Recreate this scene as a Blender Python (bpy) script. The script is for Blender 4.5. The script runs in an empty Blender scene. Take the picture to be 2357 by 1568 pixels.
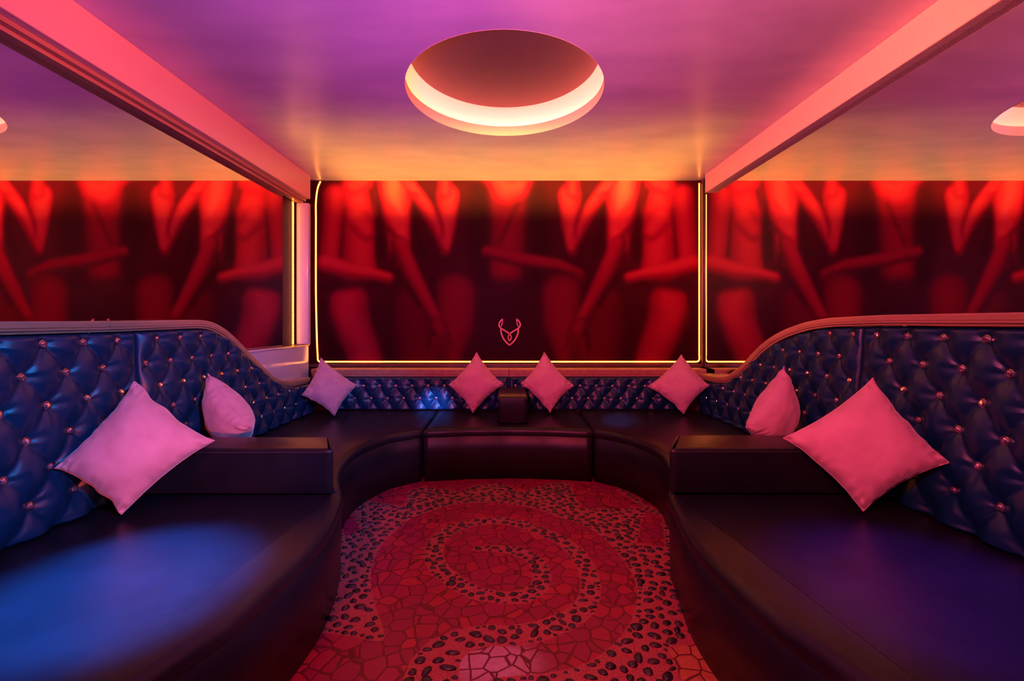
import bpy, bmesh, math, random
import numpy as np
from mathutils import Vector, noise as mnoise

random.seed(7)
S = bpy.context.scene
C = S.collection
R = math.radians

# ------------------------------------------------------------------ camera
F = 1008.0                      # focal length in pixels of the 2357 px wide frame
CZ = 1.28                       # eye height
cam_d = bpy.data.cameras.new('camera')
cam_d.sensor_width = 36.0
cam_d.lens = 36.0 * F / 2357.0
cam_d.shift_x = 0.00403
cam_d.shift_y = -0.01824
cam_d.clip_start = 0.02
cam = bpy.data.objects.new('camera', cam_d); C.objects.link(cam)
cam.location = (0, 0, CZ); cam.rotation_euler = (R(90), 0, 0)
S.camera = cam

# ------------------------------------------------------------------ world, exposure
w = bpy.data.worlds.new('world'); S.world = w; w.use_nodes = True
w.node_tree.nodes['Background'].inputs[0].default_value = (0.0, 0.0, 0.0, 1)
w.node_tree.nodes['Background'].inputs[1].default_value = 0.0
S.view_settings.view_transform = 'Standard'
S.view_settings.look = 'None'
S.view_settings.gamma = 1.0
S.view_settings.exposure = 0.0
S.view_settings.use_curve_mapping = False
S.cycles.caustics_reflective = False
S.cycles.caustics_refractive = False
S.cycles.sample_clamp_indirect = 4.0
S.cycles.max_bounces = 8

# ------------------------------------------------------------------ unseen lamps, set out of frame to light the room
def aim(o, target):
    d = Vector(target) - o.location
    o.rotation_euler = d.to_track_quat('-Z', 'Y').to_euler()
def area(name, loc, target, col, power, sx, sy, spread=180):
    l = bpy.data.lights.new(name, 'AREA'); l.shape = 'RECTANGLE'
    l.size = sx; l.size_y = sy; l.color = col; l.energy = power; l.spread = R(spread)
    o = bpy.data.objects.new(name, l); C.objects.link(o); o.location = loc; aim(o, target)
    return o
def spot(name, loc, target, col, power, ang, blend=.4, rad=.04):
    l = bpy.data.lights.new(name, 'SPOT'); l.color = col; l.energy = power
    l.spot_size = R(ang); l.spot_blend = blend; l.shadow_soft_size = rad
    o = bpy.data.objects.new(name, l); C.objects.link(o); o.location = loc; aim(o, target)
    return o
RED = (1.0, .10, .07); BLUE = (.01, .27, 1.0); AMBER = (1.0, .44, .05); VIOLET = (.40, .08, 1.0)
# added amber fill washing the junction of ceiling and picture wall
area('amber_band_fill', (0, -.5, 1.75), (0, 4.5, 2.64), AMBER, 10, 3.4, .06, 7)
area('amber_band_fill', (0, -.5, 1.75), (0, 4.5, 2.74), AMBER, 27, 3.4, .16, 9)
# red wash on the picture, the floor and the benches
area('unseen_red_wash_lamp', (-.9, -.7, 2.45), (1.2, 3.6, 1.1), (1, .05, .07), 35, .5, .5, 92)
# added violet and red fill on the ceiling
area('violet_ceiling_fill', (-.5, .1, 1.35), (-.3, 2.1, 2.73), (.34,.09,1), 21, .6, .3, 112)
area('red_ceiling_fill', (.5, .1, 1.35), (.4, 2.3, 2.73), (1,.13,.10), 16, .6, .3, 112)
# added red fill grazing the two beams
spot('red_beam_fill_left', (.9, -.3, 2.5), (-1.96, 3.2, 2.60), RED, 640, 44, .7)
spot('red_beam_fill_right', (-.9, -.3, 2.5), (1.94, 3.2, 2.62), (1, .17, .09), 1200, 44, .7)
# unseen blue lamps
spot('unseen_blue_spot_left', (1.2, -.4, 2.3), (-1.95, 2.8, .85), BLUE, 430, 44, .6)
spot('unseen_blue_spot_right', (-1.1, -.5, 2.3), (1.95, 2.2, .95), BLUE, 60, 46, .7)
spot('blue_seat_fill', (-1.15, 1.30, 2.69), (-1.27, 1.43, .42), (.002,.18,1), 3100, 24, .8)  # added for the blue patch on the near left seat
spot('violet_seat_fill', (1.25, 1.30, 2.69), (1.35, 1.42, .42), (.16, .04, 1), 420, 27, .8)  # added to imitate the purple reflection on the near right seat
spot('red_fill_right_pillow', (-.7, .2, 1.5), (1.62, 2.0, .72), (1, .07, .03), 60, 17, .6)  # added to redden the large right pillow
spot('red_fill_left_pillow', (.6, .1, .75), (-1.65, 2.2, .60), (1, .09, .07), 230, 23, .9)  # added to redden the left pillows
spot('blue_fill_rear_left', (.2, .3, 2.5), (-.70, 4.15, .50), BLUE, 2600, 5, .8)  # added for the blue patch at the rear backrest
spot('blue_fill_rear_right', (-.2, .3, 2.5), (.98, 3.85, .42), (.12,.32,1), 2600, 5, 1)  # added for the pale blue patch on the rear seat

# ------------------------------------------------------------------ materials
def mat(name, col=(.5,.5,.5), rough=.5, metal=0.0, spec=.5, coat=0.0, sheen=0.0, bump=None, vary=None):
    m = bpy.data.materials.new(name); m.use_nodes = True
    nt = m.node_tree; b = nt.nodes['Principled BSDF']
    b.inputs['Base Color'].default_value = (*col, 1)
    b.inputs['Roughness'].default_value = rough
    b.inputs['Metallic'].default_value = metal
    b.inputs['Specular IOR Level'].default_value = spec
    b.inputs['Coat Weight'].default_value = coat
    b.inputs['Coat Roughness'].default_value = .15
    if sheen:
        b.inputs['Sheen Weight'].default_value = sheen
        b.inputs['Sheen Roughness'].default_value = .4
    tc = nt.nodes.new('ShaderNodeTexCoord')
    if bump:
        prev = None
        for sc, st, di in bump:
            n = nt.nodes.new('ShaderNodeTexNoise'); n.inputs['Scale'].default_value = sc
            n.inputs['Detail'].default_value = 4
            nt.links.new(tc.outputs['Object'], n.inputs['Vector'])
            bp = nt.nodes.new('ShaderNodeBump'); bp.inputs['Strength'].default_value = st
            bp.inputs['Distance'].default_value = di
            nt.links.new(n.outputs['Fac'], bp.inputs['Height'])
            if prev: nt.links.new(prev.outputs['Normal'], bp.inputs['Normal'])
            prev = bp
        nt.links.new(prev.outputs['Normal'], b.inputs['Normal'])
    if vary:
        col2, sc, det = vary[:3]
        n = nt.nodes.new('ShaderNodeTexNoise'); n.inputs['Scale'].default_value = sc
        n.inputs['Detail'].default_value = det
        mp = nt.nodes.new('ShaderNodeMapping'); nt.links.new(tc.outputs['Object'], mp.inputs['Vector'])
        if len(vary) > 3: mp.inputs['Scale'].default_value = vary[3]
        nt.links.new(mp.outputs['Vector'], n.inputs['Vector'])
        rp = nt.nodes.new('ShaderNodeValToRGB')
        rp.color_ramp.elements[0].position = .35; rp.color_ramp.elements[1].position = .68
        rp.color_ramp.elements[0].color = (*col, 1); rp.color_ramp.elements[1].color = (*col2, 1)
        nt.links.new(n.outputs['Fac'], rp.inputs['Fac'])
        nt.links.new(rp.outputs['Color'], b.inputs['Base Color'])
    return m
def emis(name, col, st):
    m = mat(name, col, .5); b = m.node_tree.nodes['Principled BSDF']
    b.inputs['Emission Color'].default_value = (*col, 1); b.inputs['Emission Strength'].default_value = st
    return m
M = {}
M['leather'] = mat('black_leather', (.010,.011,.016), .34, spec=.32, bump=[(900,.12,.001),(9,.25,.006)], vary=((.015,.015,.022), 6, 4))
M['tuft'] = mat('tufted_leather', (.003,.035,.090), .33, spec=.48, bump=[(700,.10,.001)])
M['velvet'] = mat('pink_velvet', (.66,.36,.41), .85, spec=.2, sheen=.7, bump=[(60,.25,.003),(900,.15,.001)], vary=((.76,.44,.48), 9, 5))
M['ceiling'] = mat('ceiling_paint', (.72,.66,.74), .27, spec=.6, bump=[(240,.10,.002),(5,.18,.01)], vary=((.60,.55,.66), 2.2, 6, (1,2.5,1)))
M['gloss'] = mat('gloss_paint', (.66,.60,.64), .16, spec=.6, bump=[(5,.08,.003)])
M['beam'] = mat('gloss_paint_red_tint', (.84,.60,.42), .18, spec=.5, bump=[(14,.15,.004),(3,.2,.01)])  # red light on the left beam put into its base colour
M['beamrough'] = mat('rough_plaster_red_tint', (.84,.66,.50), .5, bump=[(160,.5,.004),(30,.3,.006)])  # salmon base carries the red light on right beam and cove lip
M['plaster'] = mat('rough_plaster', (.80,.74,.72), .55, bump=[(160,.5,.004),(30,.25,.006)])
M['wood'] = mat('varnished_wood', (.42,.24,.14), .30, spec=.5, bump=[(40,.10,.002)], vary=((.52,.31,.19), 3, 6, (8,.6,8)))
M['wooddark'] = mat('dark_wood', (.10,.035,.03), .30, vary=((.14,.05,.04), 4, 5))
M['darkwall'] = mat('dark_wall_paint', (.03,.010,.012), .6, bump=[(60,.1,.002)])
M['mirror'] = mat('mirror_glass', (.86,.84,.86), .012, metal=1.0)
M['crystal'] = mat('cut_crystal', (.95,.72,.80), .10, metal=.92)
M['rim'] = mat('button_rim', (.55,.45,.42), .22, metal=1.0)
M['pebble'] = mat('black_pebble', (.012,.010,.018), .30, spec=.6, bump=[(80,.15,.002)], vary=((.05,.03,.05), 18, 2))
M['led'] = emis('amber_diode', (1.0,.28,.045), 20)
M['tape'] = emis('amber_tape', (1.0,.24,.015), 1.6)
M['ringled'] = emis('red_ring_led', (1.0,.21,.10), 40)
M['dome'] = mat('dome_shade_paint', (.055,.02,.05), .7, bump=[(60,.3,.004)])  # darkness inside the cove put into the disc colour
M['logo'] = mat('coral_vinyl', (.95,.42,.26), .4)
M['thread'] = mat('grey_thread', (.05,.045,.05), .6)

# ------------------------------------------------------------------ helpers
def obj(name, verts, faces, m, parent=None, smooth=True, loc=None):
    """ONE mesh object; with loc the mesh is stored relative to that point"""
    if parent is not None:
        off = Vector(parent['_o']) if '_o' in parent else Vector((0,0,0))
    else:
        off = Vector(loc) if loc is not None else Vector((0,0,0))
    me = bpy.data.meshes.new(name)
    me.from_pydata([tuple(Vector(v) - off) for v in verts], [], faces)
    ms = m if isinstance(m, (list, tuple)) else [m]
    for k in ms: me.materials.append(k)
    me.validate(); me.update()
    if smooth: me.polygons.foreach_set('use_smooth', [True] * len(me.polygons))
    o = bpy.data.objects.new(name, me); C.objects.link(o)
    if parent is not None: o.parent = parent
    else: o.location = off
    return o
def tag(o, label, cat, group=None, kind=None):
    o['label'] = label; o['category'] = cat
    if group: o['group'] = group
    if kind: o['kind'] = kind
    return o
ROOTS = []
def thing(name, loc, label, cat, group=None):
    o = bpy.data.objects.new(name, None); C.objects.link(o); o.location = loc
    o['_o'] = tuple(loc); ROOTS.append(o)
    o.empty_display_size = .05
    return tag(o, label, cat, group)
def struct(o):
    o['kind'] = 'structure'; return o
def box(x0,x1,y0,y1,z0,z1):
    v = [(x,y,z) for x in (x0,x1) for y in (y0,y1) for z in (z0,z1)]
    f = [(0,1,3,2),(4,6,7,5),(0,4,5,1),(2,3,7,6),(0,2,6,4),(1,5,7,3)]
    return v, f
def join(*vf):
    V, Fc = [], []
    for v, f in vf:
        n = len(V); V += list(v); Fc += [tuple(i+n for i in q) for q in f]
    return V, Fc
def bevelled(o, width, seg=3):
    md = o.modifiers.new('bevel', 'BEVEL'); md.width = width; md.segments = seg; md.limit_method = 'ANGLE'
    return o
def smoothstep(a, b, x):
    t = np.clip((x - a) / (b - a), 0, 1); return t*t*(3-2*t)
def inset_poly(P, d):
    n = len(P); out = []
    for i in range(n):
        a, b, c = Vector(P[i-1]), Vector(P[i]), Vector(P[(i+1) % n])
        e1 = (b-a).normalized(); e2 = (c-b).normalized()
        n1 = Vector((-e1.y, e1.x)); n2 = Vector((-e2.y, e2.x))      # inward for CCW
        m = n1 + n2
        m = m / max(.5, (1 + n1.dot(n2)))
        out.append(b + m * d)
    return out
def area2(P): return sum(P[i-1][0]*P[i][1]-P[i][0]*P[i-1][1] for i in range(len(P)))
def resample(P, step, closed=False):
    out = []; n = len(P); r = range(n) if closed else range(n-1)
    for i in r:
        a, b = Vector(P[i]), Vector(P[(i+1) % n]); k = max(1, round((b-a).length/step))
        for j in range(k): out.append(tuple(a.lerp(b, j/k)))
    if not closed: out.append(tuple(P[-1]))
    return out
def catmull(P, sub=8):
    Q = [Vector(p) for p in P]; out = []
    for i in range(len(Q)-1):
        p0 = Q[i-1] if i else Q[0]*2-Q[1]; p1 = Q[i]; p2 = Q[i+1]; p3 = Q[i+2] if i+2 < len(Q) else Q[-1]*2-Q[-2]
        for j in range(sub):
            t = j/sub
            out.append(tuple(.5*((2*p1)+(p2-p0)*t+(2*p0-5*p1+4*p2-p3)*t*t+(3*p1-p0-3*p2+p3)*t**3)))
    out.append(tuple(Q[-1])); return out
def stack(P, levels, cap_bottom=True):
    """solid from a plan outline through (z, inset) levels"""
    if area2(P) < 0: P = P[::-1]
    V, Fc = [], []; n = len(P)
    for z, d in levels:
        for q in inset_poly(P, d): V.append((q[0], q[1], z))
    for l in range(len(levels)-1):
        for i in range(n):
            j = (i+1) % n
            Fc.append((l*n+i, l*n+j, (l+1)*n+j, (l+1)*n+i))
    Fc.append(tuple(range((len(levels)-1)*n, len(levels)*n)))
    if cap_bottom: Fc.append(tuple(range(n))[::-1])
    return V, Fc
def sweep(path, sec, closed_ends=True):
    """path: list of (origin, right, up) ; sec: list of (r, u)"""
    V, Fc = [], []; n = len(sec)
    for o_, r_, u_ in path:
        for a, b in sec: V.append(tuple(Vector(o_) + Vector(r_)*a + Vector(u_)*b))
    for i in range(len(path)-1):
        for j in range(n):
            k = (j+1) % n
            Fc.append((i*n+j, i*n+k, (i+1)*n+k, (i+1)*n+j))
    if closed_ends:
        Fc.append(tuple(range(n))[::-1]); Fc.append(tuple(range((len(path)-1)*n, len(path)*n)))
    return V, Fc
def tube(P, r, seg=8):
    P = [Vector(p) for p in P]; path = []
    for i, p in enumerate(P):
        t = (P[min(i+1, len(P)-1)] - P[max(i-1, 0)]).normalized()
        s = t.cross(Vector((.13,.97,.21))).normalized(); u = s.cross(t)
        path.append((p, s, u))
    return sweep(path, [(r*math.cos(2*math.pi*k/seg), r*math.sin(2*math.pi*k/seg)) for k in range(seg)])
def lathe(prof, cx, cy, seg=96):
    V, Fc = [], []
    n = len(prof)
    for k in range(seg):
        a = 2*math.pi*k/seg
        for r, z in prof: V.append((cx+r*math.cos(a), cy+r*math.sin(a), z))
    for k in range(seg):
        k2 = (k+1) % seg
        for i in range(n-1): Fc.append((k*n+i, k2*n+i, k2*n+i+1, k*n+i+1))
    return V, Fc

# ------------------------------------------------------------------ room dimensions
YB = 4.50; YF = -2.4; ZC = 2.73
XL = -2.075; XR = 1.99            # mirror planes

# ------------------------------------------------------------------ ceiling with its round opening
LX, LY, LR = -.02, 2.79, .62
N = 96; V = []; Fc = []
x0, x1 = XL-.06, XR+.06
for k in range(N):
    a = 2*math.pi*k/N; dx, dy = math.cos(a), math.sin(a)
    V.append((LX+LR*dx, LY+LR*dy, ZC))
    t = min(((x1-LX)/dx if dx > 1e-9 else (x0-LX)/dx if dx < -1e-9 else 9e9), ((YB+.1-LY)/dy if dy > 1e-9 else (YF-.1-LY)/dy if dy < -1e-9 else 9e9))
    V.append((LX+t*dx, LY+t*dy, ZC))
corn = {}
for k in range(N):
    j = (k+1) % N
    a, b = V[2*k+1], V[2*j+1]
    Fc.append((2*k, 2*k+1, 2*j+1, 2*j))
    if abs(a[0]-b[0]) > 1e-6 and abs(a[1]-b[1]) > 1e-6:
        cx = x1 if max(a[0], b[0]) > x1-1e-4 else x0
        cy = YB+.1 if max(a[1], b[1]) > YB+.1-1e-4 else YF-.1
        V.append((cx, cy, ZC)); Fc.append((2*k+1, len(V)-1, 2*j+1))
struct(obj('ceiling', V, Fc, M['ceiling'], smooth=False))

t = thing('cove_light', (LX, LY, ZC), 'round recessed ceiling cove glowing cream and red above the bench circle', 'ceiling light')
v, f = lathe([(LR, ZC-.001), (LR, ZC+.062), (LR+.012, ZC+.064), (LR+.012, ZC+.078), (LR+.10, ZC+.078)], LX, LY)
obj('lip_ring', v, f, M['beamrough'], t, smooth=False)
prof = [(LR+.10, ZC+.078)]
for k in range(0, 9):
    a = k/8*math.pi/2
    prof.append((LR+.10-.12*(1-math.cos(a)), ZC+.09+.12*math.sin(a)))
v, f = lathe(prof, LX, LY)
obj('cove_wall', v, f, M['plaster'], t)
v, f = lathe([(LR-.02, ZC+.210), (LR-.15, ZC+.222), (.30, ZC+.226), (.001, ZC+.226)], LX, LY)
obj('dome', v, f, M['dome'], t)['label'] = 'disc inside the cove, its shade put into a dark plum colour'
v, f = tube([(LX+(LR+.06)*math.cos(2*math.pi*k/72), LY+(LR+.06)*math.sin(2*math.pi*k/72), ZC+.088) for k in range(73)], .009)
obj('light_tube', v, f, M['ringled'], t)['label'] = 'warm red light tube behind the lip'

# ------------------------------------------------------------------ walls
struct(obj('wall_back', *box(x0, x1, YB, YB+.1, 0, ZC), M['darkwall'], smooth=False))
struct(obj('wall_left', *box(XL-.06, XL-.012, YF, YB, 0, ZC), M['darkwall'], smooth=False))
struct(obj('wall_right', *box(XR+.012, XR+.06, YF, YB, 0, ZC), M['darkwall'], smooth=False))
struct(obj('wall_front', *box(x0, x1, YF-.1, YF, 0, ZC), M['darkwall'], smooth=False))

# ceiling beams above the mirrors
b1 = struct(obj('trim_1', *box(XL-.01, -1.955, YF, 4.34, 2.495, ZC), M['beam'], smooth=False)); bevelled(b1, .006, 2)
sec = [(0,0),(.050,0),(.050,.014),(.044,.016),(.044,.022),(.075,.024),(.075,.046),(0,.046)]
path = [((XL, y, 2.448), (1,0,0), (0,0,1)) for y in (YF, 4.34)]
o = struct(obj('trim_2', *sweep(path, sec), M['wood'], smooth=False))
b2 = struct(obj('trim_3', *box(1.935, XR+.01, YF, 4.30, 2.545, ZC), M['beamrough'], smooth=False)); bevelled(b2, .006, 2)

# ------------------------------------------------------------------ mirrors
o = obj('wall_mirror', *box(XL-.012, XL, -1.6, 4.035, .70, 2.50), M['mirror'], smooth=False)
tag(o, 'wide wall mirror above the left backrest, reflecting the red picture', 'mirror')
o = obj('wall_mirror', *box(XR, XR+.012, -1.6, 4.455, .70, 2.56), M['mirror'], smooth=False)
tag(o, 'wide wall mirror above the right backrest, reflecting picture and light strip', 'mirror')
# posts and sill
t = thing('corner_post', (-2.0, 4.315, .75), 'pale glossy upright post at the far end of the left mirror', 'post')
v, f = box(XL+.002, -1.955, 4.285, 4.345, 1.057, 2.447)
v = [(x - (.0 if z < 2 else .0) , y, z) for x, y, z in v]
bevelled(obj('shaft', v, f, M['gloss'], t), .012, 3)
t = thing('corner_post', (XR-.01, 4.45, .75), 'thin dark upright strip where the right mirror meets the picture', 'post')
bevelled(obj('shaft', *box(XR-.020, XR-.001, 4.440, 4.458, .83, 2.72), M['wooddark'], t), .003, 2)
t = thing('sill_panel', (-1.99, 3.7, .72), 'pale glossy panel below the left mirror where the backrest dips', 'panel')
bevelled(obj('board', *box(XL+.002, -1.975, 2.9, 4.345, .66, 1.047), M['gloss'], t), .008, 3)
obj('top_edge', *box(XL+.002, -1.966, 2.88, 4.347, 1.044, 1.056), M['gloss'], t)

# ------------------------------------------------------------------ picture on the back wall
def W(u, v): return ((u-1169)*4.48/F, CZ-(v-741)*4.48/F)      # picture coordinates -> wall metres
us = np.arange(700, 1620, 2.0); vs = np.arange(409, 842, 2.0)
U, Vv = np.meshgrid(us, vs)
tone = np.full(U.shape, .10)
def put(alpha, t_):
    global tone
    tone = tone*(1-alpha) + t_*alpha
def limb(pts, lo=.2, hi=.7, soft=5, sk=(0,0), flip=False, op=1.0):
    """soft shaded limb through (u, v, radius) points; sk shifts its light ridge"""
    best = np.full(U.shape, 1e9); rr = np.ones(U.shape)
    bs = np.full(U.shape, 1e9)
    for (a, b, r0), (c, d, r1) in zip(pts, pts[1:]):
        for arr, ox, oy in ((0, 0, 0), (1, sk[0], sk[1])):
            px, py = U-(a+ox), Vv-(b+oy); dx, dy = c-a, d-b
            tt = np.clip((px*dx+py*dy)/(dx*dx+dy*dy), 0, 1)
            dist = np.hypot(px-tt*dx, py-tt*dy); rad = r0+(r1-r0)*tt
            if arr == 0:
                q = dist-rad; mk = q < best; best = np.where(mk, q, best); rr = np.where(mk, rad, rr)
            else:
                bs = np.minimum(bs, dist/rad)
    al = smoothstep(soft, -soft, best) * op
    sh = np.clip(1-bs**2*.85, 0, 1)
    put(al, lo+(hi-lo)*sh)
def shadow(pts, soft=12, op=.8, lv=.03):
    best = np.full(U.shape, 1e9)
    for (a, b, r0), (c, d, r1) in zip(pts, pts[1:]):
        px, py = U-a, Vv-b; dx, dy = c-a, d-b
        tt = np.clip((px*dx+py*dy)/(dx*dx+dy*dy), 0, 1)
        best = np.minimum(best, np.hypot(px-tt*dx, py-tt*dy)-(r0+(r1-r0)*tt))
    put(smoothstep(soft, -soft, best)*op, lv)
# central figure: shoulders and back, forearm crossing to the right
limb([(1172,400,62),(1172,520,46),(1165,640,44)], .10, .42, 14, (-4,0))
limb([(1130,395,34),(1165,440,40),(1200,430,30)], .3, .85, 14, (2,-6))
shadow([(1190,470,5),(1150,560,4)], 9, .55)
shadow([(1236,440,22),(1244,560,26),(1230,640,16)], 16, .9)
shadow([(1104,440,22),(1096,560,26),(1108,640,16)], 16, .9)
limb([(1120,580,14),(1190,596,17),(1290,612,15),(1335,632,12)], .14, .45, 6, (0,-6))
for k in range(4): limb([(1318+k*2,622+k*7,4),(1348,640+k*9,3)], .12, .38, 3, (0,-2), op=.8)
shadow([(1120,655,18),(1240,660,14)], 18, .75)
shadow([(1120,705,40),(1224,705,40)], 30, .7, .07)
def half(s):
    q = (lambda u: u) if s > 0 else (lambda u: 2342-u)
    L = lambda pts: [(q(a), b, r) for a, b, r in pts]
    # lower hip and thigh of the inner figure
    limb(L([(1298,680,52),(1300,745,52),(1318,815,40)]), .12, .40, 12, (s*-6,-8))
    limb(L([(1392,705,50),(1385,770,60),(1372,830,60)]), .08, .26, 16, (0,-12))
    shadow(L([(1345,650,7),(1340,720,5),(1352,800,6)]), 9, .45)
    # bent upper arm of the inner figure
    limb(L([(1312,452,27),(1316,520,24),(1317,578,12)]), .28, .80, 5, (s*-4,-14))
    limb(L([(1318,410,14),(1318,440,16)]), .35, .72, 8)
    # outer torso, bright shoulder, waist
    limb(L([(1442,415,46),(1438,470,43),(1424,530,28),(1424,590,26)]), .24, .92, 6, (s*-2,-26))
    limb(L([(1462,490,22),(1440,515,24)]), .45, .72, 14, (0,-4), op=.5)
    shadow(L([(1466,505,3),(1432,545,6),(1436,600,8)]), 8, .7)
    shadow(L([(1384,470,3),(1388,520,5),(1372,580,12)]), 10, .75)
    # forearm going up with the hand on the outer torso
    limb(L([(1317,576,10),(1338,525,15),(1362,478,17),(1388,440,15)]), .30, .74, 4, (s*-3,-6))
    for k in range(4): limb(L([(1376+k*7,446-k*2,5),(1392+k*9,416-k*2,4)]), .42, .80, 2.5, (s*-1,-2))
    shadow(L([(1326,548,1.5),(1324,520,1.5),(1336,480,2)]), 4, .6)
    # long arm reaching down to the hip
    limb(L([(1424,560,19),(1398,625,21),(1366,690,18),(1335,745,14)]), .20, .56, 5, (s*-6,-5))
    limb(L([(1335,745,15),(1322,772,17)]), .16, .44, 6)
    for k in range(5): limb(L([(1312+k*8,770+k*2,5),(1296+k*13,806+k*4,3.6)]), .10, .36, 3, (-1,0))
    shadow(L([(1440,610,5),(1405,660,5),(1380,700,5)]), 9, .6)
    # outermost figure: torso in profile, upper arm, forearm over the belly
    limb(L([(1532,440,34),(1524,500,44),(1522,560,42),(1520,620,44)]), .24, .66, 7, (s*-10,-6))
    limb(L([(1520,505,26),(1497,535,20)]), .34, .72, 9, (s*2,-8), op=.85)
    limb(L([(1505,412,24),(1530,425,22)]), .40, .70, 9)
    shadow(L([(1478,420,7),(1470,470,7),(1468,540,10),(1466,590,12)]), 10, .9)
    limb(L([(1575,450,26),(1580,530,24),(1585,600,24)]), .26, .62, 6, (s*-4,-6))
    shadow(L([(1548,480,2),(1555,560,3),(1560,602,3)]), 5, .6)
    limb(L([(1528,682,30),(1538,702,48),(1542,735,52),(1505,800,46),(1490,850,44)]), .18, .62, 7, (s*4,-10))
    shadow(L([(1475,648,12),(1540,656,12),(1590,660,12)]), 12, .8)
    limb(L([(1592,606,22),(1540,622,19),(1480,632,14),(1448,640,13)]), .30, .72, 4, (0,-7))
    shadow(L([(1596,700,10),(1590,760,24),(1570,835,20)]), 16, .8)
    shadow(L([(1470,700,4),(1486,740,4),(1462,800,8),(1450,840,12)]), 8, .6)
half(1); half(-1)
# smooth dark field behind the emblem
shadow([(1172,720,58),(1172,850,92)], 26, .88, .06)
for _ in range(1):                       # soft print, no hard outlines
    tp = np.pad(tone, 2, mode='edge'); tone = sum(tp[a:a+nvv, c:c+nuu] for nvv, nuu in [tone.shape] for a in range(5) for c in range(5))/25
tone = np.clip(tone*.92, 0, 1)
stops = [(0,(.012,.0,.002)),(.12,(.042,.0,.006)),(.3,(.12,.001,.010)),(.5,(.23,.002,.018)),(.75,(.42,.020,.030)),(1,(.56,.095,.075))]
xs = [s[0] for s in stops]
art = np.stack([np.interp(tone, xs, [s[1][c] for s in stops]) for c in range(3)] + [np.ones_like(tone)], -1)
nv, nu = U.shape
X_, Z_ = (U-1169)*4.48/F, CZ-(Vv-741)*4.48/F
X_ = np.clip(X_, XL+.01, XR-.012); Z_ = np.clip(Z_, .845, ZC-.004)
V = np.stack([X_, np.full_like(X_, 4.484), Z_], -1).reshape(-1,3)
idx = np.arange(nv*nu).reshape(nv, nu)
Fq = np.stack([idx[:-1,:-1], idx[1:,:-1], idx[1:,1:], idx[:-1,1:]], -1).reshape(-1,4)
m = bpy.data.materials.new('printed_picture'); m.use_nodes = True
b = m.node_tree.nodes['Principled BSDF']; at = m.node_tree.nodes.new('ShaderNodeAttribute'); at.attribute_name = 'print'
m.node_tree.links.new(at.outputs['Color'], b.inputs['Base Color'])
b.inputs['Roughness'].default_value = .45; b.inputs['Specular IOR Level'].default_value = .05
t = thing('mural_panel', (0, 4.49, .83), 'wide red printed picture of bare torsos and arms covering the back wall', 'wall picture')
o = obj('print_surface', V.tolist(), Fq.tolist(), m, t, smooth=False)
ca = o.data.color_attributes.new('print', 'FLOAT_COLOR', 'POINT')
ca.data.foreach_set('color', art.reshape(-1).astype(np.float32))
obj('backing_board', *box(XL+.005, XR-.005, 4.486, 4.4995, .84, ZC-.003), M['darkwall'], t, smooth=False)
bevelled(obj('bottom_frame', *box(XL+.005, XR-.005, 4.462, 4.4995, .818, .850), M['wooddark'], t, smooth=False), .004, 2)
# emblem: horned shield drawn in coral lines
def ribbon(pts, wd):
    P = catmull(pts, 8); Q = []
    for i, p in enumerate(P):
        a = Vector(P[max(i-1,0)]); c = Vector(P[min(i+1,len(P)-1)]); d = (c-a).normalized()
        tt = i/(len(P)-1); h = wd
        Q.append((p, Vector((-d.y, d.x)), h))
    V, Fc = [], []
    for p, n_, h in Q:
        for s, yy in ((-1,4.4835),(1,4.4835),(1,4.481),(-1,4.481)):
            q = Vector(p)+n_*h*s; x, z = W(q.x, q.y); V.append((x, yy, z))
    for i in range(len(Q)-1):
        for j in range(4):
            k = (j+1) % 4; Fc.append((4*i+j, 4*i+k, 4*i+4+k, 4*i+4+j))
    Fc.append((0,1,2,3)); n = len(V); Fc.append((n-1,n-2,n-3,n-4))
    return V, Fc
parts = []
for s in (1, -1):
    q = lambda u: 1173+s*(u)
    parts += [ribbon([(q(16),734),(q(23),742),(q(24),751),(q(18),757),(q(8),763),(q(0),769)], 1.5),
              ribbon([(q(16),734),(q(17),744),(q(20),752)], 1.1),
              ribbon([(q(20),757),(q(19),768),(q(12),783),(q(0),795)], 1.6),
              ribbon([(q(0),769),(q(3.6),775),(q(2.6),781),(q(0),785)], 1.1)]
obj('emblem', *join(*parts), M['logo'], t, smooth=False)['label'] = 'coral line emblem of a horned shield'

# ------------------------------------------------------------------ amber light strip round the picture
zb = .872; xl, xr = -1.962, 1.958
P = catmull([(-1.915,ZC-.012),(-1.945,2.64),(xl,2.5),(xl,2.3),(xl,1.6),(xl+.01,1.1),(xl+.018,.93)], 24)
P += [(xl+.018+.025*(1-math.cos(a)), .905-.033*math.sin(a)) for a in (.4,.8,1.2,1.57)]
P += [(x_, zb) for x_ in np.arange(-1.90, 1.90, .05)]
P += [(xr-.03+.03*math.sin(a), zb+.03-.03*math.cos(a)) for a in (0,.5,1.0,1.57)]
P += [(xr-.002, z_) for z_ in np.arange(.95, ZC-.01, .05)]
P = [Vector((p[0], 0, p[1])) for p in P]
acc = [0]
for a, b_ in zip(P, P[1:]): acc.append(acc[-1]+(b_-a).length)
def along(s):
    i = min(max(int(np.searchsorted(acc, s)) - 1, 0), len(P)-2)
    f_ = (s-acc[i])/max(1e-9, acc[i+1]-acc[i]); return P[i].lerp(P[i+1], f_), (P[i+1]-P[i]).normalized()
t = thing('light_strip', (0, 4.47, .86), 'amber LED strip running down both sides and along the bottom of the picture', 'light strip')
path = []
for i, p in enumerate(P):
    d = (P[min(i+1,len(P)-1)]-P[max(i-1,0)]).normalized()
    path.append((p+Vector((0,4.478,0)), (-d.z,0,d.x), (0,-1,0)))
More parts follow.
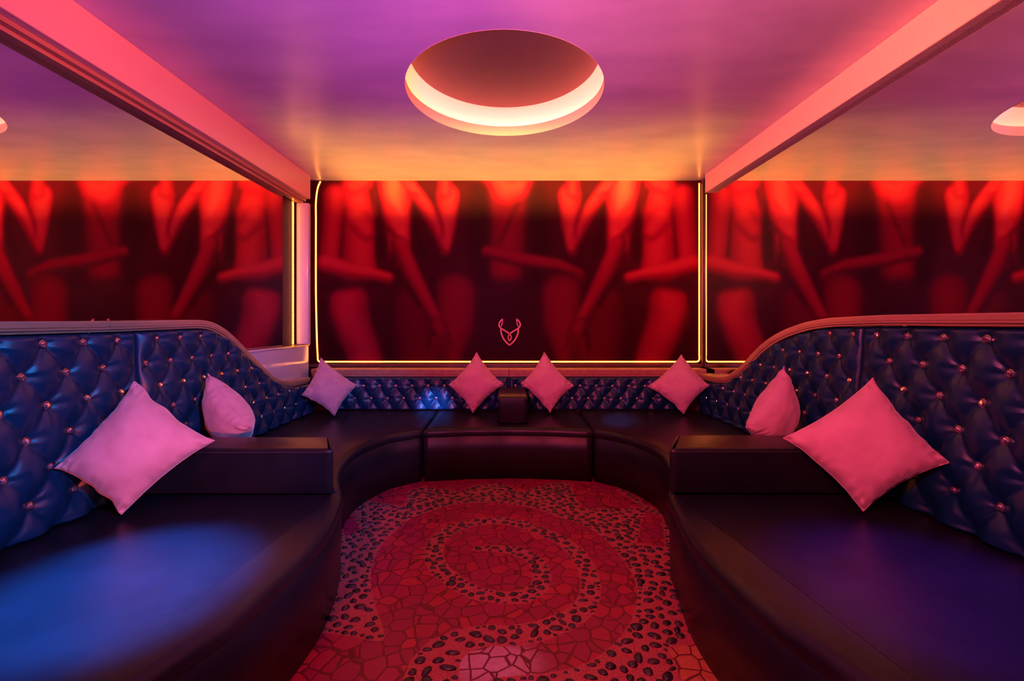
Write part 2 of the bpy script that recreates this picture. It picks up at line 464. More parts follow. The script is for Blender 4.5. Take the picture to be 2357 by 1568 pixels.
obj('tape', *sweep(path, [(-.009,0),(.009,0),(.009,.003),(-.009,.003)]), M['tape'], t, smooth=False)
V, Fc = [], []
s_ = .008
while s_ < acc[-1]:
    p, d = along(s_); n_ = Vector((-d.z, 0, d.x)); k = len(V)
    for a_, b_, y_ in ((-1,-1,0),(1,-1,0),(1,1,0),(-1,1,0),(-.6,-.6,1),(.6,-.6,1),(.6,.6,1),(-.6,.6,1)):
        q = p + d*a_*.0048 + n_*b_*.0055; V.append((q.x, 4.4755-.004*y_, q.z))
    Fc += [(k+4,k+5,k+6,k+7),(k,k+1,k+5,k+4),(k+1,k+2,k+6,k+5),(k+2,k+3,k+7,k+6),(k+3,k,k+4,k+7)]
    s_ += .0157
o = obj('diodes', V, Fc, M['led'], t, smooth=False); o['kind'] = 'stuff'; o['label'] = 'row of tiny amber diodes standing in for the reflected strip'

t = thing('light_strip', (XL+.003, 4.235, 1.06), 'added thin amber light line beside the left end post, standing in for a mirror reflection of the picture strip', 'light strip')  # added strip in place of the picture strip's mirror reflection
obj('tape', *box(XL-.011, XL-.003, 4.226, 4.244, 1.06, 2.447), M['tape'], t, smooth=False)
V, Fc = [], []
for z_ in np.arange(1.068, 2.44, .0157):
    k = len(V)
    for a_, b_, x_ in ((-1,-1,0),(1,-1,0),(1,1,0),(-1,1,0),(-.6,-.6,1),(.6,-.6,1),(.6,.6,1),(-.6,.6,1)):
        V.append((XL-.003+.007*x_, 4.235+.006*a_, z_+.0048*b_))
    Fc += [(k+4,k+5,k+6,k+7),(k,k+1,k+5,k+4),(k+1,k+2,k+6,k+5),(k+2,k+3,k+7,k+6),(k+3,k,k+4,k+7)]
o = obj('diodes', V, Fc, M['led'], t, smooth=False); o['kind'] = 'stuff'; o['label'] = 'row of tiny amber diodes standing in for the reflected strip'

# ------------------------------------------------------------------ benches
EL = [(-.686,3.50),(-.80,3.42),(-.893,3.34),(-.965,3.20),(-1.015,3.05),(-1.03,2.90),(-1.02,2.76),(-.985,2.58),(-.93,2.42),(-.86,2.27)]
NLp = [(-.825,2.19),(-.785,2.03),(-.757,1.85),(-.752,1.70),(-.775,1.47),(-.80,1.28),(-.845,1.15),(-.88,1.03),(-.95,.75),(-1.02,.4),(-1.06,0),(-1.07,-.9)]
ER = [(.686,3.50),(.80,3.41),(.88,3.33),(.95,3.20),(1.0,3.05),(1.01,2.90),(.99,2.76),(.955,2.60),(.895,2.42),(.83,2.27)]
NRp = [(.80,2.19),(.775,2.03),(.745,1.87),(.73,1.70),(.745,1.47),(.775,1.28),(.82,1.15),(.855,1.03),(.93,.75),(1.0,.4),(1.05,0),(1.06,-.9)]
CUSH = [(.352,.010),(.358,.002),(.366,0),(.384,0),(.398,.004),(.409,.013),(.417,.026),(.4195,.040)]
BASE = [(0.0,.012),(.35,.004),(.356,.012)]
def bench(P, label, group):
    P = resample(P, .055, closed=True)
    if area2(P) < 0: P = P[::-1]
    cx = sum(p[0] for p in P)/len(P); cy = sum(p[1] for p in P)/len(P)
    t = thing('bench_section', (cx, cy, 0), label, 'bench', group)
    obj('base', *stack(P, BASE), M['leather'], t)
    v, f = stack(P, CUSH)
    obj('seat_cushion', v, f, M['leather'], t)
    return t
G = 'black leather bench sections'
XLB, XRB = -1.955, 1.93
bench(catmull(EL, 4) + [(-.845,2.222),(XLB,2.222),(XLB,4.30),(-.690,4.30)], 'curved rear left bench section between left armrest and centre seat', G)
bench(catmull(ER, 4) + [(.815,2.222),(XRB,2.222),(XRB,4.30),(.690,4.30)], 'curved rear right bench section between right armrest and centre seat', G)
bench([(-.680,3.49),(-.34,3.545),(0,3.565),(.34,3.545),(.680,3.49),(.680,4.30),(-.680,4.30)], 'centre bench section facing the camera, under the small middle armrest', G)
bench([(-.838,2.214)] + catmull(NLp, 4) + [(XLB,-.9),(XLB,2.214)], 'large near left bench section in the blue light', G)
bench([(.812,2.214)] + catmull(NRp, 4) + [(XRB,-.9),(XRB,2.214)], 'large near right bench section in the purple shade', G)

ARM = [(.4245,.012),(.430,.003),(.436,0),(.632,0),(.640,.002),(.6455,.006),(.649,.013),(.6505,.024)]
def armrest(P, label):
    P = resample(P, .03, closed=True)
    if area2(P) < 0: P = P[::-1]
    cx = sum(p[0] for p in P)/len(P); cy = sum(p[1] for p in P)/len(P)
    t = thing('armrest', (cx, cy, .4245), label, 'armrest', 'padded block armrests')
    obj('padding', *stack(P, ARM), M['leather'], t)
    Q = inset_poly(P if area2(P) > 0 else P[::-1], -.001)
    obj('seam_piping', *tube([(q[0], q[1], .634) for q in Q] + [(Q[0][0], Q[0][1], .634)], .0022, 6), M['thread'], t)
armrest([(-1.842,2.165),(-.872,2.165),(-.868,2.175),(-.965,2.40),(-.975,2.405),(-1.842,2.405)], 'long black block armrest across the left bench')
armrest([(1.818,2.175),(.815,2.175),(.808,2.185),(.935,2.44),(.945,2.445),(1.818,2.445)], 'long black block armrest across the right bench')
armrest([(-.085,3.67),(.163,3.67),(.163,4.232),(-.085,4.232)], 'small square black armrest in the middle of the rear bench')

# ------------------------------------------------------------------ tufted backrests
ZLO = .428; HZ = .127
TL = ([-1,2.2,2.75,2.861,3.009,3.157,3.354,3.559,3.719,3.886,4.30], [1.218,1.225,1.235,1.225,1.165,1.067,.931,.80,.725,.695,.690])
TR = ([-1,2.2,2.583,2.769,2.978,3.14,3.287,3.40,3.567,3.751,3.93,4.30], [1.257,1.257,1.245,1.222,1.172,1.112,1.035,.955,.845,.755,.722,.718])
def smooth_tab(tab):
    xs = np.arange(-1, 4.3, .02); y = np.interp(xs, *tab); k = np.hanning(13); k /= k.sum()
    yp = np.pad(y, 6, mode='edge'); return xs, np.convolve(yp, k, mode='valid')
TLs, TRs = smooth_tab(TL), smooth_tab(TR)
def button_mesh():
    V = []; Fc = []; mi = []
    n = 10; r = 1.0
    # rim
    prof = [(.95,-.25),(1.05,.0),(1.0,.22),(.84,.26),(.80,.12)]
    for k in range(n*2):
        a = math.pi*k/n
        for rr, z in prof: V.append((rr*math.cos(a), rr*math.sin(a), z))
    q = len(prof)
    for k in range(n*2):
        k2 = (k+1) % (n*2)
        for i in range(q-1): Fc.append((k*q+i, k2*q+i, k2*q+i+1, k*q+i+1)); mi.append(0)
    b0 = len(V)
    rings = [(.80,.12,0),(.62,.42,.5),(.34,.56,0)]
    for rr, z, ph in rings:
        for k in range(n):
            a = 2*math.pi*(k+ph)/n; V.append((rr*math.cos(a), rr*math.sin(a), z))
    for l in range(2):
        for k in range(n):
            k2 = (k+1) % n; A = b0+l*n; B = A+n
            if rings[l][2] < rings[l+1][2]: Fc += [(A+k, A+k2, B+k), (A+k2, B+k2, B+k)]
            else: Fc += [(A+k, A+k2, B+k2), (A+k, B+k2, B+k)]
            mi += [1,1]
    Fc.append(tuple(b0+2*n+k for k in range(n))); mi.append(1)
    me = bpy.data.meshes.new('button'); me.from_pydata(V, [], Fc); me.materials.append(M['rim']); me.materials.append(M['crystal'])
    me.update(); me.polygons.foreach_set('material_index', mi); return me
BTN = button_mesh()
def backrest(place, s0, s1, top, pitch, phase, zrow, label, hz=HZ, ds=.009, amp=.042, brad=.0175, bmin=None):
    """place(s, z) -> (point, outward normal); heightfield with diamond tufts"""
    ns = int((s1-s0)/ds)+1; nt = 92 if top((s0+s1)/2) > .9 else 46
    ss = np.linspace(s0, s1, ns); tt = np.linspace(0, 1, nt)
    def height(s, z, zt):
        A = (s-phase)/pitch + (z-zrow)/(2*hz); B = (s-phase)/pitch - (z-zrow)/(2*hz)
        sA = np.abs(np.sin(np.pi*A)); sB = np.abs(np.sin(np.pi*B))
        # wrinkles fanning out of each button
        i = np.round(A); j = np.round(B)
        bs_ = phase + pitch*(i+j)/2; bz = zrow + hz*(i-j)
        ang = np.arctan2(z-bz, s-bs_); dist = np.hypot(s-bs_, z-bz)
        wr = np.sin(ang*9 + 1.7*np.sin(i*3.1+j*5.3))*np.exp(-(dist/.034)**2)*np.clip(dist/.014, 0, 1)
        wr2 = np.sin(ang*5 + 2.9*np.sin(i*1.3+j*2.3))*np.exp(-(dist/.06)**2)*np.clip(dist/.02, 0, 1)
        body = .38*np.maximum(sA, sB)**1.1 + .62*(sA*sB)**.52
        h = amp*body + .0030*wr + .0040*wr2
        ed = np.minimum(np.minimum(s-s0, s1-s), np.minimum((zt-z), (z-ZLO+.03)))
        pl = smoothstep(0, .045, zt-z)                 # short pleats to the top edge
        sd_ = np.minimum(s-s0, s1-s); k_ = smoothstep(.05, .0, sd_)
        h = h*(1-k_) + .016*k_
        return h*np.sqrt(np.clip(ed/.016, 0, 1))
    V = []
    zts = np.array([top(s) for s in ss])
    for k, s in enumerate(ss):
        z = ZLO + (zts[k]-ZLO)*tt
        h = height(np.full_like(z, s), z, zts[k])
        for zz, hh in zip(z, h):
            p, n_ = place(s, zz); V.append(tuple(p + n_*(.012+hh)))
    Fc = []
    for k in range(ns-1):
        for j in range(nt-1): Fc.append((k*nt+j, (k+1)*nt+j, (k+1)*nt+j+1, k*nt+j+1))
    # closed back
    rim = [k*nt for k in range(ns)] + [(ns-1)*nt+j for j in range(1, nt)] + [k*nt+nt-1 for k in range(ns-2, -1, -1)] + [j for j in range(nt-2, 0, -1)]
    b0 = len(V)
    for r_ in rim:
        s = ss[r_//nt]; z = ZLO+(zts[r_//nt]-ZLO)*tt[r_ % nt]
        p, n_ = place(s, z); V.append(tuple(p - n_*.012))
    for a in range(len(rim)):
        c = (a+1) % len(rim); Fc.append((rim[a], b0+a, b0+c, rim[c]))
    p, n_ = place((s0+s1)/2, ZLO)
    t = thing('tufted_backrest', tuple(p), label, 'backrest', 'tufted backrest panels')
    obj('upholstery', V, Fc, M['tuft'], t)
    lim = s0 if bmin is None else bmin
    i0 = int((s0-phase)/pitch*2)-3; i1 = int((s1-phase)/pitch*2)+3
    for r_ in range(-2, 9):
        z = zrow + hz*r_
        if z < ZLO+.05: continue
        for i in range(i0, i1):
            if (i - r_) % 2: continue
            s = phase + pitch*i/2
            if s < max(s0+.03, lim) or s > s1-.03: continue
            zt = top(s)
            if z > zt-.022: continue
            p, n_ = place(s, z)
            h = float(height(np.array([s]), np.array([z]), zt)[0])
            b_ = bpy.data.objects.new('crystal_button', BTN); C.objects.link(b_)
            b_.parent = t; b_.location = p + n_*(.012+h+.0085) - Vector(t['_o'])
            b_.scale = (brad,)*3
            b_.rotation_euler = n_.to_track_quat('Z', 'Y').to_euler()
            b_.rotation_euler.rotate_axis('Z', random.random()*6)
    return t
def place_left(s, z):
    lean = .055*(z-.42)/.8; inw = .045*max(0, (s-3.5)/.7)**1.7
    x = -1.925 - lean + .02 + inw
    return Vector((x, s, z)), Vector((1, -.12*max(0,(s-3.5)/.7)**.7, .07)).normalized()
def place_right(s, z):
    lean = .055*(z-.42)/.8; inw = .045*max(0, (s-3.5)/.7)**1.7
    x = 1.890 + lean - .01 - inw
    return Vector((x, s, z)), Vector((-1, -.12*max(0,(s-3.5)/.7)**.7, .07)).normalized()
def place_back(s, z):
    return Vector((s, 4.285+.03*(z-.42)/.3, z)), Vector((0, -1, .08)).normalized()
topL = lambda s: float(np.interp(s, *TLs)); topR = lambda s: float(np.interp(s, *TRs))
backrest(place_left, -.6, 2.272, topL, .175, 2.085, .55, 'near left blue-lit tufted leather backrest panel with crystal buttons')
backrest(place_left, 2.286, 4.17, topL, .172, 2.33, .55, 'far left tufted backrest panel that sweeps down in a curve')
backrest(place_right, -.6, 2.352, topR, .175, 2.185, .574, 'near right dark tufted leather backrest panel with crystal buttons')
backrest(place_right, 2.366, 4.17, topR, .172, 2.515, .574, 'far right dark tufted backrest panel that sweeps down in a curve')
backrest(place_back, -1.74, .004, lambda s: .737, .1585, -1.338, .53, 'low rear tufted backrest panel left of the middle armrest', hz=.12, amp=.034, brad=.0135)
backrest(place_back, .014, 1.72, lambda s: .737, .1585, .155+.0, .53, 'low rear tufted backrest panel right of the middle armrest', hz=.12, amp=.034, brad=.0135)

# ------------------------------------------------------------------ wooden rails on top of the backrests
def rail(side, ya, yb, top, dz, label):
    s = 1 if side == 'left' else -1
    X0 = XL+.002 if side == 'left' else XR-.002
    ys = np.linspace(ya, yb, max(2, int((yb-ya)/.03)))
    wd = .143 if side == 'left' else .105
    sec = [(0,0),(wd-.012,0),(wd-.012,.010),(wd,.013),(wd,.020),(wd-.004,.0225),(wd,.025),(wd,.046),(wd-.005,.052),(0,.052)]
    if s < 0: sec = [(-a, b) for a, b in sec][::-1]
    path = []
    for y in ys:
        z = top(y)+dz; sl = (top(y+.02)-top(y-.02))/.04
        up = Vector((0, -sl, 1)).normalized()
        inw = .04*max(0, (y-3.5)/.7)**1.7
        path.append((Vector((X0, y, z)), Vector((1,0,0))*(1+inw/wd*1.0), up))
    o = obj('wooden_rail', *sweep(path, sec), M['wood'], loc=(X0+s*.06, (ya+yb)/2, top((ya+yb)/2)+dz), smooth=False)
    return tag(o, label, 'rail', 'wooden rails capping the backrests')
rail('left', -.9, 2.125, topL, .006, 'straight varnished wood rail over the near left backrest')
rail('left', 2.128, 4.19, topL, .006, 'varnished wood rail curving down over the far left backrest')
rail('right', -.9, 2.25, topR, .006, 'straight varnished wood rail over the near right backrest')
rail('right', 2.253, 4.285, topR, .006, 'varnished wood rail curving down over the far right backrest')
sec = [(0,0),(.02,0),(.02,.012),(0,.014)]
for xa, xb, lb in ((-1.93,.010,'long horizontal wood rail behind the two left rear pillows, under the picture'), (.014,1.95,'long horizontal wood rail behind the two right rear pillows, under the picture')):
    sec = [(4.455,.815),(4.305,.815),(4.298,.808),(4.298,.790),(4.303,.787),(4.298,.784),(4.298,.768),(4.312,.764),(4.312,.742),(4.455,.742)]
    V = []; 
    for x in (xa, xb):
        for y, z in sec: V.append((x, y, z))
    n = len(sec); Fc = [(j, (j+1) % n, n+(j+1) % n, n+j) for j in range(n)] + [tuple(range(n))[::-1], tuple(range(n, 2*n))]
    o = obj('wooden_rail', V, Fc, M['wood'], loc=((xa+xb)/2, 4.38, .742), smooth=False)
    tag(o, lb, 'rail', 'wooden rails capping the backrests')
# boards closing the sofa carcass behind the padding
o = obj('carcass_board', *box(XL+.003, -1.978, -.9, 2.85, .0, 1.19), M['wooddark'], smooth=False, loc=(-2.01, 1.0, 0)); tag(o, 'dark board behind the left tufted backrest under the mirror', 'board')
o = obj('carcass_board', *box(1.960, XR-.003, -.9, 2.6, .0, 1.22), M['wooddark'], smooth=False, loc=(1.96, 1.0, 0)); tag(o, 'dark board behind the right tufted backrest under the mirror', 'board')
o = obj('carcass_board', *box(-1.95, 1.93, 4.335, 4.495, .0, .741), M['wooddark'], smooth=False, loc=(0, 4.4, 0)); tag(o, 'dark board behind the low rear backrest under the picture', 'board')

# ------------------------------------------------------------------ pillows
def pillow(top, right, bottom, left, thick, label, seed, ears=(1,1,1,1), away=None):
    T, R_, B, L = (Vector(p) for p in (top, right, bottom, left))
    n = 56; V = []
    nrm = (R_-L).cross(T-B).normalized()
    if nrm.y > 0: nrm = -nrm
    rnd = random.Random(seed); ox = rnd.random()*50
    def P(a, b, side):
        # a,b in -1..1 : a towards right-top edge pair, corners: (1,1)=T (1,-1)=R (-1,-1)=B (-1,1)=L
        # concave sides: pull mid-edges in
        k = .11
        aa = a*(1-k*(1-b*b)*a*a*1.0); bb = b*(1-k*(1-a*a)*b*b*1.0)
        s, t_ = (aa+1)/2, (bb+1)/2
        p = T*(s*t_) + R_*(s*(1-t_)) + B*((1-s)*(1-t_)) + L*((1-s)*t_)
        e = (1-a*a)*(1-b*b)
        th = thick*.56*(e**.5)
        # corner ears get a little plumpness
        # gathers perpendicular to the seams
        da, db = 1-abs(a), 1-abs(b)
        g = 0
        g += .0085*math.sin(b*23+ox+2*math.sin(b*7+ox))*math.exp(-(da/.16)**2)*min(1, da/.02)
        g += .0085*math.sin(a*25+ox*2+2*math.sin(a*6))*math.exp(-(db/.16)**2)*min(1, db/.02)
        q = Vector((a*1.6+ox, b*1.6, side*3.0))
        g += .012*mnoise.noise(q)*min(1, e*3)
        q = Vector((a*5+ox, b*5, side*2.0+9))
        g += .0035*mnoise.noise(q)*min(1, e*4)
        wob = .006*mnoise.noise(Vector((a*3+ox, b*3, 4)))
        pl = (R_-L).normalized(); pu = (T-B).normalized()
        edge = max(abs(a), abs(b))**6
        p = p + pl*wob*edge*1.3 + pu*wob*edge
        return p + nrm*(th*side + g*side if e > 1e-9 else 0)
    idx = {}
    Fc = []
    def vid(i, j, side):
        if i in (0, n) or j in (0, n): side = 1; key = (i, j, 0)
        else: key = (i, j, side)
        if key not in idx:
            # denser samples near seams
            f_ = lambda q: math.sin((2*q/n-1)*math.pi/2)
            idx[key] = len(V); V.append(tuple(P(f_(i), f_(j), side)))
        return idx[key]
    for i in range(n):
        for j in range(n):
            Fc.append((vid(i,j,1), vid(i+1,j,1), vid(i+1,j+1,1), vid(i,j+1,1)))
            Fc.append((vid(i,j,-1), vid(i,j+1,-1), vid(i+1,j+1,-1), vid(i+1,j,-1)))
    zmin = min(v[2] for v in V)
    t = thing('throw_pillow', (B.x, B.y, zmin), label, 'pillow', 'pink velvet throw pillows')
    o = obj('cover', V, Fc, M['velvet'], t)
    md = o.modifiers.new('sub', 'SUBSURF'); md.levels = 1; md.render_levels = 1
    # seam piping round the edge
    ring = [V[idx[(i,0,0)]] for i in range(n)] + [V[idx[(n,j,0)]] for j in range(n)] + [V[idx[(i,n,0)]] for i in range(n,0,-1)] + [V[idx[(0,j,0)]] for j in range(n,0,-1)]
    ring.append(ring[0])
    obj('seam', *tube(ring, .0022, 6), M['velvet'], t)
    return t
pillow((-1.80,2.115,.995), (-1.42,2.12,.705), (-1.690,1.915,.437), (-1.875,1.815,.675), .20, 'large pink velvet pillow standing on its corner on the near left seat', 1)
pillow((-1.83,2.67,.965), (-1.455,2.47,.69), (-1.62,2.62,.437), (-1.86,2.85,.69), .21, 'pink pillow seen nearly edge-on just behind the left armrest', 2)
pillow((-1.745,4.09,.945), (-1.41,4.10,.685), (-1.555,3.93,.437), (-1.81,3.85,.635), .15, 'pink pillow in the rear left corner of the bench', 3)
pillow((-.296,4.19,.990), (-.045,4.12,.69), (-.325,4.05,.437), (-.56,4.14,.682), .15, 'pink pillow just left of the small middle armrest', 4)
pillow((.348,4.20,.990), (.622,4.13,.676), (.389,4.05,.437), (.122,4.13,.695), .15, 'pink pillow just right of the small middle armrest', 5)
pillow((1.665,4.19,.970), (1.83,3.98,.700), (1.612,4.01,.437), (1.316,4.12,.672), .16, 'pink pillow in the rear right corner, mirrored beside it', 6)
pillow((1.755,2.78,1.00), (1.84,2.80,.69), (1.60,2.66,.437), (1.385,2.55,.665), .20, 'magenta-lit pillow leaning behind the right armrest', 7)
pillow((1.775,2.125,1.010), (1.84,1.83,.690), (1.575,1.945,.437), (1.345,2.14,.712), .20, 'large red-lit pillow standing on its corner on the near right seat', 8)

# ------------------------------------------------------------------ mosaic floor
def FP(u, v): y = CZ*F/(v-741.0); return ((u-1169)*y/F, y)
circ = [FP(*p) for p in ((948,1192),(895,1236),(864,1282),(853,1335),(864,1391),(880,1440),(886,1472),(880,1500),(850,1568),(900,1640),(1000,1600),(1085,1560),(1150,1559),(1274,1547),(1337,1531),(1383,1506),(1424,1469),(1455,1425),(1466,1369),(1458,1329),(1430,1285),(1399,1248),(1352,1214),(1290,1192),(1228,1170),(1150,1159),(1084,1158),(1022,1167))]
circ = catmull(circ + [circ[0]], 4)[:-1]
outer = [FP(*p) for p in ((889,1466),(876,1478),(845,1474),(820,1467),(790,1463),(767,1458))] + [(-1.5,1.79),(-1.5,3.35)] + \
        [FP(*p) for p in ((873,1157),(929,1166),(941,1128),(975,1122),(1030,1126),(1055,1132),(1075,1122),(1110,1113),(1160,1113),(1180,1122),(1196,1134),(1215,1127),(1260,1114),(1308,1108),(1337,1170),(1490,1171),(1506,1172))] + \
        [(1.5,3.02),(1.5,1.73)] + [FP(*p) for p in ((1586,1484),(1536,1491),(1575,1575))] + [(.30,1.30),(-.10,1.36),(-.32,1.44)] + [FP(*p) for p in ((1000,1600),(1085,1575))] + [FP(1383,1506)] + [(0,2.3)]
tris = [[FP(*p) for p in q] for q in (((780,1200),(812,1184),(830,1218),(795,1235)), ((1487,1176),(1525,1185),(1530,1258),(1464,1254),(1476,1205)))]
thin = [(FP(1430,1128), FP(1515,1184))]
spiral = [(1097,1264,.026),(1120,1262,.034),(1150,1263,.040),(1181,1267,.044),(1215,1278,.046),(1240,1299,.047),(1249,1327,.047),(1240,1354,.048),(1206,1375,.048),(1156,1376,.048),(1100,1367,.048),(1053,1344,.050),(1012,1312,.052),(996,1279,.055),(1003,1247,.055),(1032,1222,.055),(1074,1206,.052),(1116,1199,.050),(1159,1199,.050),(1205,1207,.050),(1253,1226,.050),(1299,1247,.050),(1328,1273,.050),(1349,1304,.050),(1360,1341,.050),(1357,1376,.050),(1343,1402,.052),(1318,1422,.055),(1274,1442,.058),(1228,1456,.060),(1181,1463,.060),(1116,1462,.062),(1060,1476,.070),(1020,1500,.085),(1000,1530,.095),(990,1568,.10),(1010,1620,.09),(1090,1625,.08)]
sp = [FP(a, b) + (c,) for a, b, c in spiral]
def seg_d(X, Y, a, b):
    dx, dy = b[0]-a[0], b[1]-a[1]; L2 = dx*dx+dy*dy+1e-12
    t = np.clip(((X-a[0])*dx+(Y-a[1])*dy)/L2, 0, 1)
    return np.hypot(X-a[0]-t*dx, Y-a[1]-t*dy), t
def sd_poly(X, Y, P):
    d = np.full(X.shape, 1e9); ins = np.zeros(X.shape, bool)
    for i in range(len(P)):
        a, b = P[i-1], P[i]
        d = np.minimum(d, seg_d(X, Y, a, b)[0])
        if abs(a[1]-b[1]) > 1e-12:
            c = ((a[1] > Y) != (b[1] > Y)) & (X < (b[0]-a[0])*(Y-a[1])/(b[1]-a[1])+a[0]); ins ^= c
    return np.where(ins, d, -d)            # positive inside
def sd_line(X, Y, P):
    d = np.full(X.shape, -1e9)
    for a, b in zip(P, P[1:]):
        q, t = seg_d(X, Y, a, b); d = np.maximum(d, a[2]+(b[2]-a[2])*t-q)
    return d
def pebble_sdf(X, Y):
    m = np.minimum(sd_poly(X, Y, outer), -sd_poly(X, Y, circ))
    for q in tris: m = np.minimum(m, -sd_poly(X, Y, q))
    m = np.maximum(m, sd_line(X, Y, [(a[0], a[1], .030) for a in (thin[0][0], thin[0][1])]))
    m = np.maximum(m, sd_line(X, Y, sp))
    return m
gx = np.arange(XL-.05, XR+.06, .015); gy = np.arange(YF, YB+.01, .015)
X_, Y_ = np.meshgrid(gx, gy)
sd = pebble_sdf(X_, Y_)
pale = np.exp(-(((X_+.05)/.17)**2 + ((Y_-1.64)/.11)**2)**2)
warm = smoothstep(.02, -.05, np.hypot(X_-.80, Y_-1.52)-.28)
V = np.stack([X_, Y_, np.zeros_like(X_)], -1).reshape(-1,3)
ny, nx = X_.shape; idx = np.arange(ny*nx).reshape(ny, nx)
Fq = np.stack([idx[:-1,:-1], idx[:-1,1:], idx[1:,1:], idx[1:,:-1]], -1).reshape(-1,4)
mf = bpy.data.materials.new('mosaic_floor'); mf.use_nodes = True; nt = mf.node_tree; b = nt.nodes['Principled BSDF']
def nd(tp, **kw):
    n = nt.nodes.new(tp)
    for k, v_ in kw.items(): setattr(n, k, v_)
    return n
lk = nt.links.new
tc = nd('ShaderNodeTexCoord'); wn = nd('ShaderNodeTexNoise'); wn.inputs['Scale'].default_value = 5
mx = nd('ShaderNodeMix', data_type='VECTOR'); mx.inputs['Factor'].default_value = .035
lk(tc.outputs['Object'], wn.inputs['Vector']); lk(tc.outputs['Object'], mx.inputs['A']); lk(wn.outputs['Color'], mx.inputs['B'])
SC = 14.0
v1 = nd('ShaderNodeTexVoronoi', feature='F1'); v1.inputs['Scale'].default_value = SC
v2 = nd('ShaderNodeTexVoronoi', feature='DISTANCE_TO_EDGE'); v2.inputs['Scale'].default_value = SC
for v_ in (v1, v2): v_.inputs['Randomness'].default_value = .95; lk(mx.outputs['Result'], v_.inputs['Vector'])
sepc = nd('ShaderNodeSeparateColor'); lk(v1.outputs['Color'], sepc.inputs['Color'])
rp = nd('ShaderNodeValToRGB'); cr = rp.color_ramp
cr.elements[0].position = 0; cr.elements[0].color = (.28,.008,.085,1); cr.elements[1].position = 1; cr.elements[1].color = (.46,.028,.08,1)
e = cr.elements.new(.5); e.color = (.33,.008,.095,1); e = cr.elements.new(.8); e.color = (.40,.015,.07,1)
lk(sepc.outputs['Red'], rp.inputs['Fac'])
at = nd('ShaderNodeAttribute'); at.attribute_name = 'inlay'; sa = nd('ShaderNodeSeparateColor'); lk(at.outputs['Color'], sa.inputs['Color'])
def mixc(fac, A, B_):
    m_ = nd('ShaderNodeMix', data_type='RGBA')
    if isinstance(fac, float): m_.inputs[0].default_value = fac
    else: lk(fac, m_.inputs[0])
    for s_, x in ((6, A), (7, B_)):
        if isinstance(x, tuple): m_.inputs[s_].default_value = x
        else: lk(x, m_.inputs[s_])
    return m_.outputs[2]
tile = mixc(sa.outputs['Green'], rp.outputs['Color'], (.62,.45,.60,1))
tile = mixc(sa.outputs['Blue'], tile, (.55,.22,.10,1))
sn = nd('ShaderNodeTexNoise'); sn.inputs['Scale'].default_value = 60; lk(tc.outputs['Object'], sn.inputs['Vector'])
dk = nd('ShaderNodeMapRange'); dk.inputs['From Min'].default_value = .3; dk.inputs['From Max'].default_value = .8; dk.inputs['To Min'].default_value = 0; dk.inputs['To Max'].default_value = .35
lk(sn.outputs['Fac'], dk.inputs['Value']); tile = mixc(dk.outputs['Result'], tile, (.20,.02,.03,1))
gm = nd('ShaderNodeMapRange'); gm.inputs['From Min'].default_value = .028; gm.inputs['From Max'].default_value = .055; gm.clamp = True
lk(v2.outputs['Distance'], gm.inputs['Value'])
tile = mixc(gm.outputs['Result'], (.13,.012,.022,1), tile)
# speckled mortar between the pebbles
sp2 = nd('ShaderNodeTexNoise'); sp2.inputs['Scale'].default_value = 190; sp2.inputs['Detail'].default_value = 2; lk(tc.outputs['Object'], sp2.inputs['Vector'])
sr = nd('ShaderNodeValToRGB'); sr.color_ramp.elements[0].position = .42; sr.color_ramp.elements[0].color = (.30,.05,.07,1)
sr.color_ramp.elements[1].position = .66; sr.color_ramp.elements[1].color = (.62,.18,.20,1); lk(sp2.outputs['Fac'], sr.inputs['Fac'])
pm = nd('ShaderNodeMapRange'); pm.inputs['From Min'].default_value = -.0015; pm.inputs['From Max'].default_value = .0015; pm.clamp = True
lk(sa.outputs['Red'], pm.inputs['Value'])
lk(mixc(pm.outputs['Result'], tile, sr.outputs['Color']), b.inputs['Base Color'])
b.inputs['Roughness'].default_value = .42
bp = nd('ShaderNodeBump'); bp.inputs['Strength'].default_value = .5; bp.inputs['Distance'].default_value = .003
lk(gm.outputs['Result'], bp.inputs['Height']); lk(bp.outputs['Normal'], b.inputs['Normal'])
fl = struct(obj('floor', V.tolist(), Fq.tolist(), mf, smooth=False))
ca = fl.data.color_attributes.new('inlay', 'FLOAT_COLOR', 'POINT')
ca.data.foreach_set('color', np.stack([sd, pale, warm, np.ones_like(sd)], -1).reshape(-1).astype(np.float32))
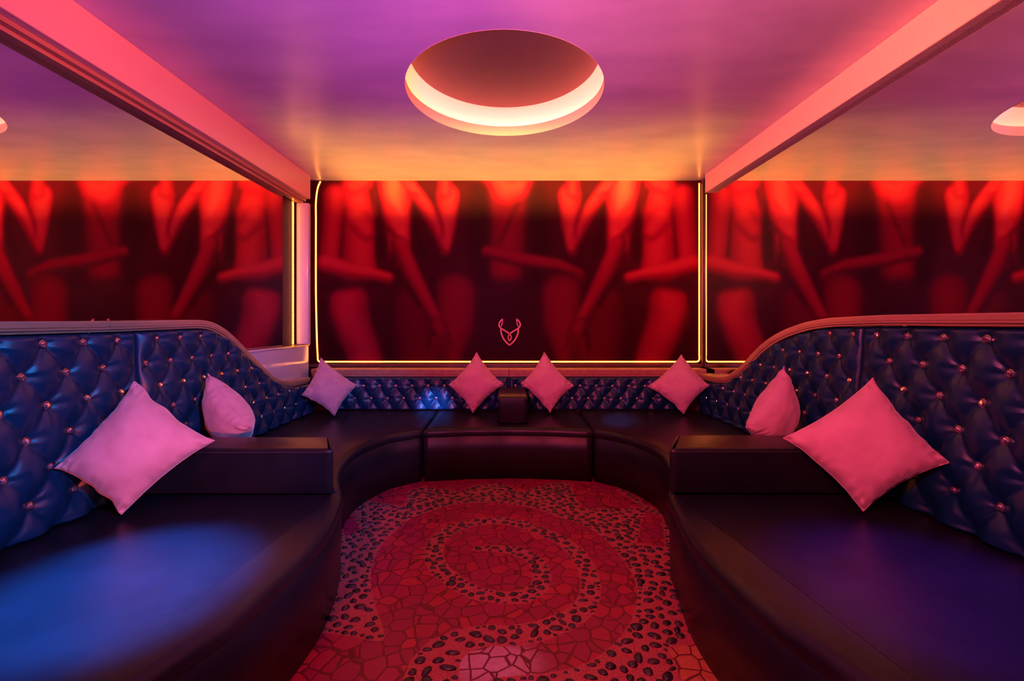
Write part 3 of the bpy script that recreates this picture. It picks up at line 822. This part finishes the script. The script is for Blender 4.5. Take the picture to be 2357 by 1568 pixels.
# pebbles pressed into the mortar
rng = np.random.default_rng(5)
cand = np.stack([rng.uniform(-1.1, 1.1, 60000), rng.uniform(1.25, 3.62, 60000)], -1)
sdc = pebble_sdf(cand[:,0], cand[:,1])
cand = cand[sdc > .011]; sdc = sdc[sdc > .011]
cell = {}; pts = []
for (x, y), d in zip(cand, sdc):
    r = float(min(.024, max(.0105, d*.95)))*float(rng.uniform(.72, 1.0)); r = max(r, .009)
    ci, cj = int(x//.06), int(y//.06); ok = True
    for a in (-1,0,1):
        for c in (-1,0,1):
            for (px, py, pr) in cell.get((ci+a, cj+c), ()):
                if math.hypot((px-x)*.86, (py-y)*1.12) < (pr+r)*.96+.003: ok = False; break
            if not ok: break
        if not ok: break
    if ok: cell.setdefault((ci, cj), []).append((x, y, r)); pts.append((x, y, r))
bmx = bmesh.new(); bmesh.ops.create_icosphere(bmx, subdivisions=2, radius=1); bmx.verts.ensure_lookup_table()
iv = np.array([v.co[:] for v in bmx.verts]); ifc = [tuple(v.index for v in f.verts) for f in bmx.faces]; bmx.free()
V = []; Fc = []
for x, y, r in pts:
    ph = rng.uniform(-.6, .6) if rng.random() < .75 else rng.uniform(0, 3.1)
    el = rng.uniform(.95, 1.28); ex, ey, ez = r*el, r*rng.uniform(.68,.92), r*.42
    q = iv.copy(); lump = 1+.13*np.sin(q[:,0]*2.3+rng.uniform(0,6))+.10*np.sin(q[:,1]*3+rng.uniform(0,6))
    q = q*lump[:,None]; q[:,0] *= ex; q[:,1] *= ey; q[:,2] *= ez
    c_, s_ = math.cos(ph), math.sin(ph)
    qx = q[:,0]*c_-q[:,1]*s_+x; qy = q[:,0]*s_+q[:,1]*c_+y; qz = q[:,2]-.001
    k = len(V); V += list(zip(qx.tolist(), qy.tolist(), qz.tolist())); Fc += [(a+k, b_+k, c+k) for a, b_, c in ifc]
o = obj('pebble_inlay', V, Fc, M['pebble'], fl); o['kind'] = 'stuff'; o['label'] = 'black pebbles set in speckled mortar in spiral bands'
print('pebbles', len(pts))
for r_ in ROOTS:
    if '_o' in r_: del r_['_o']
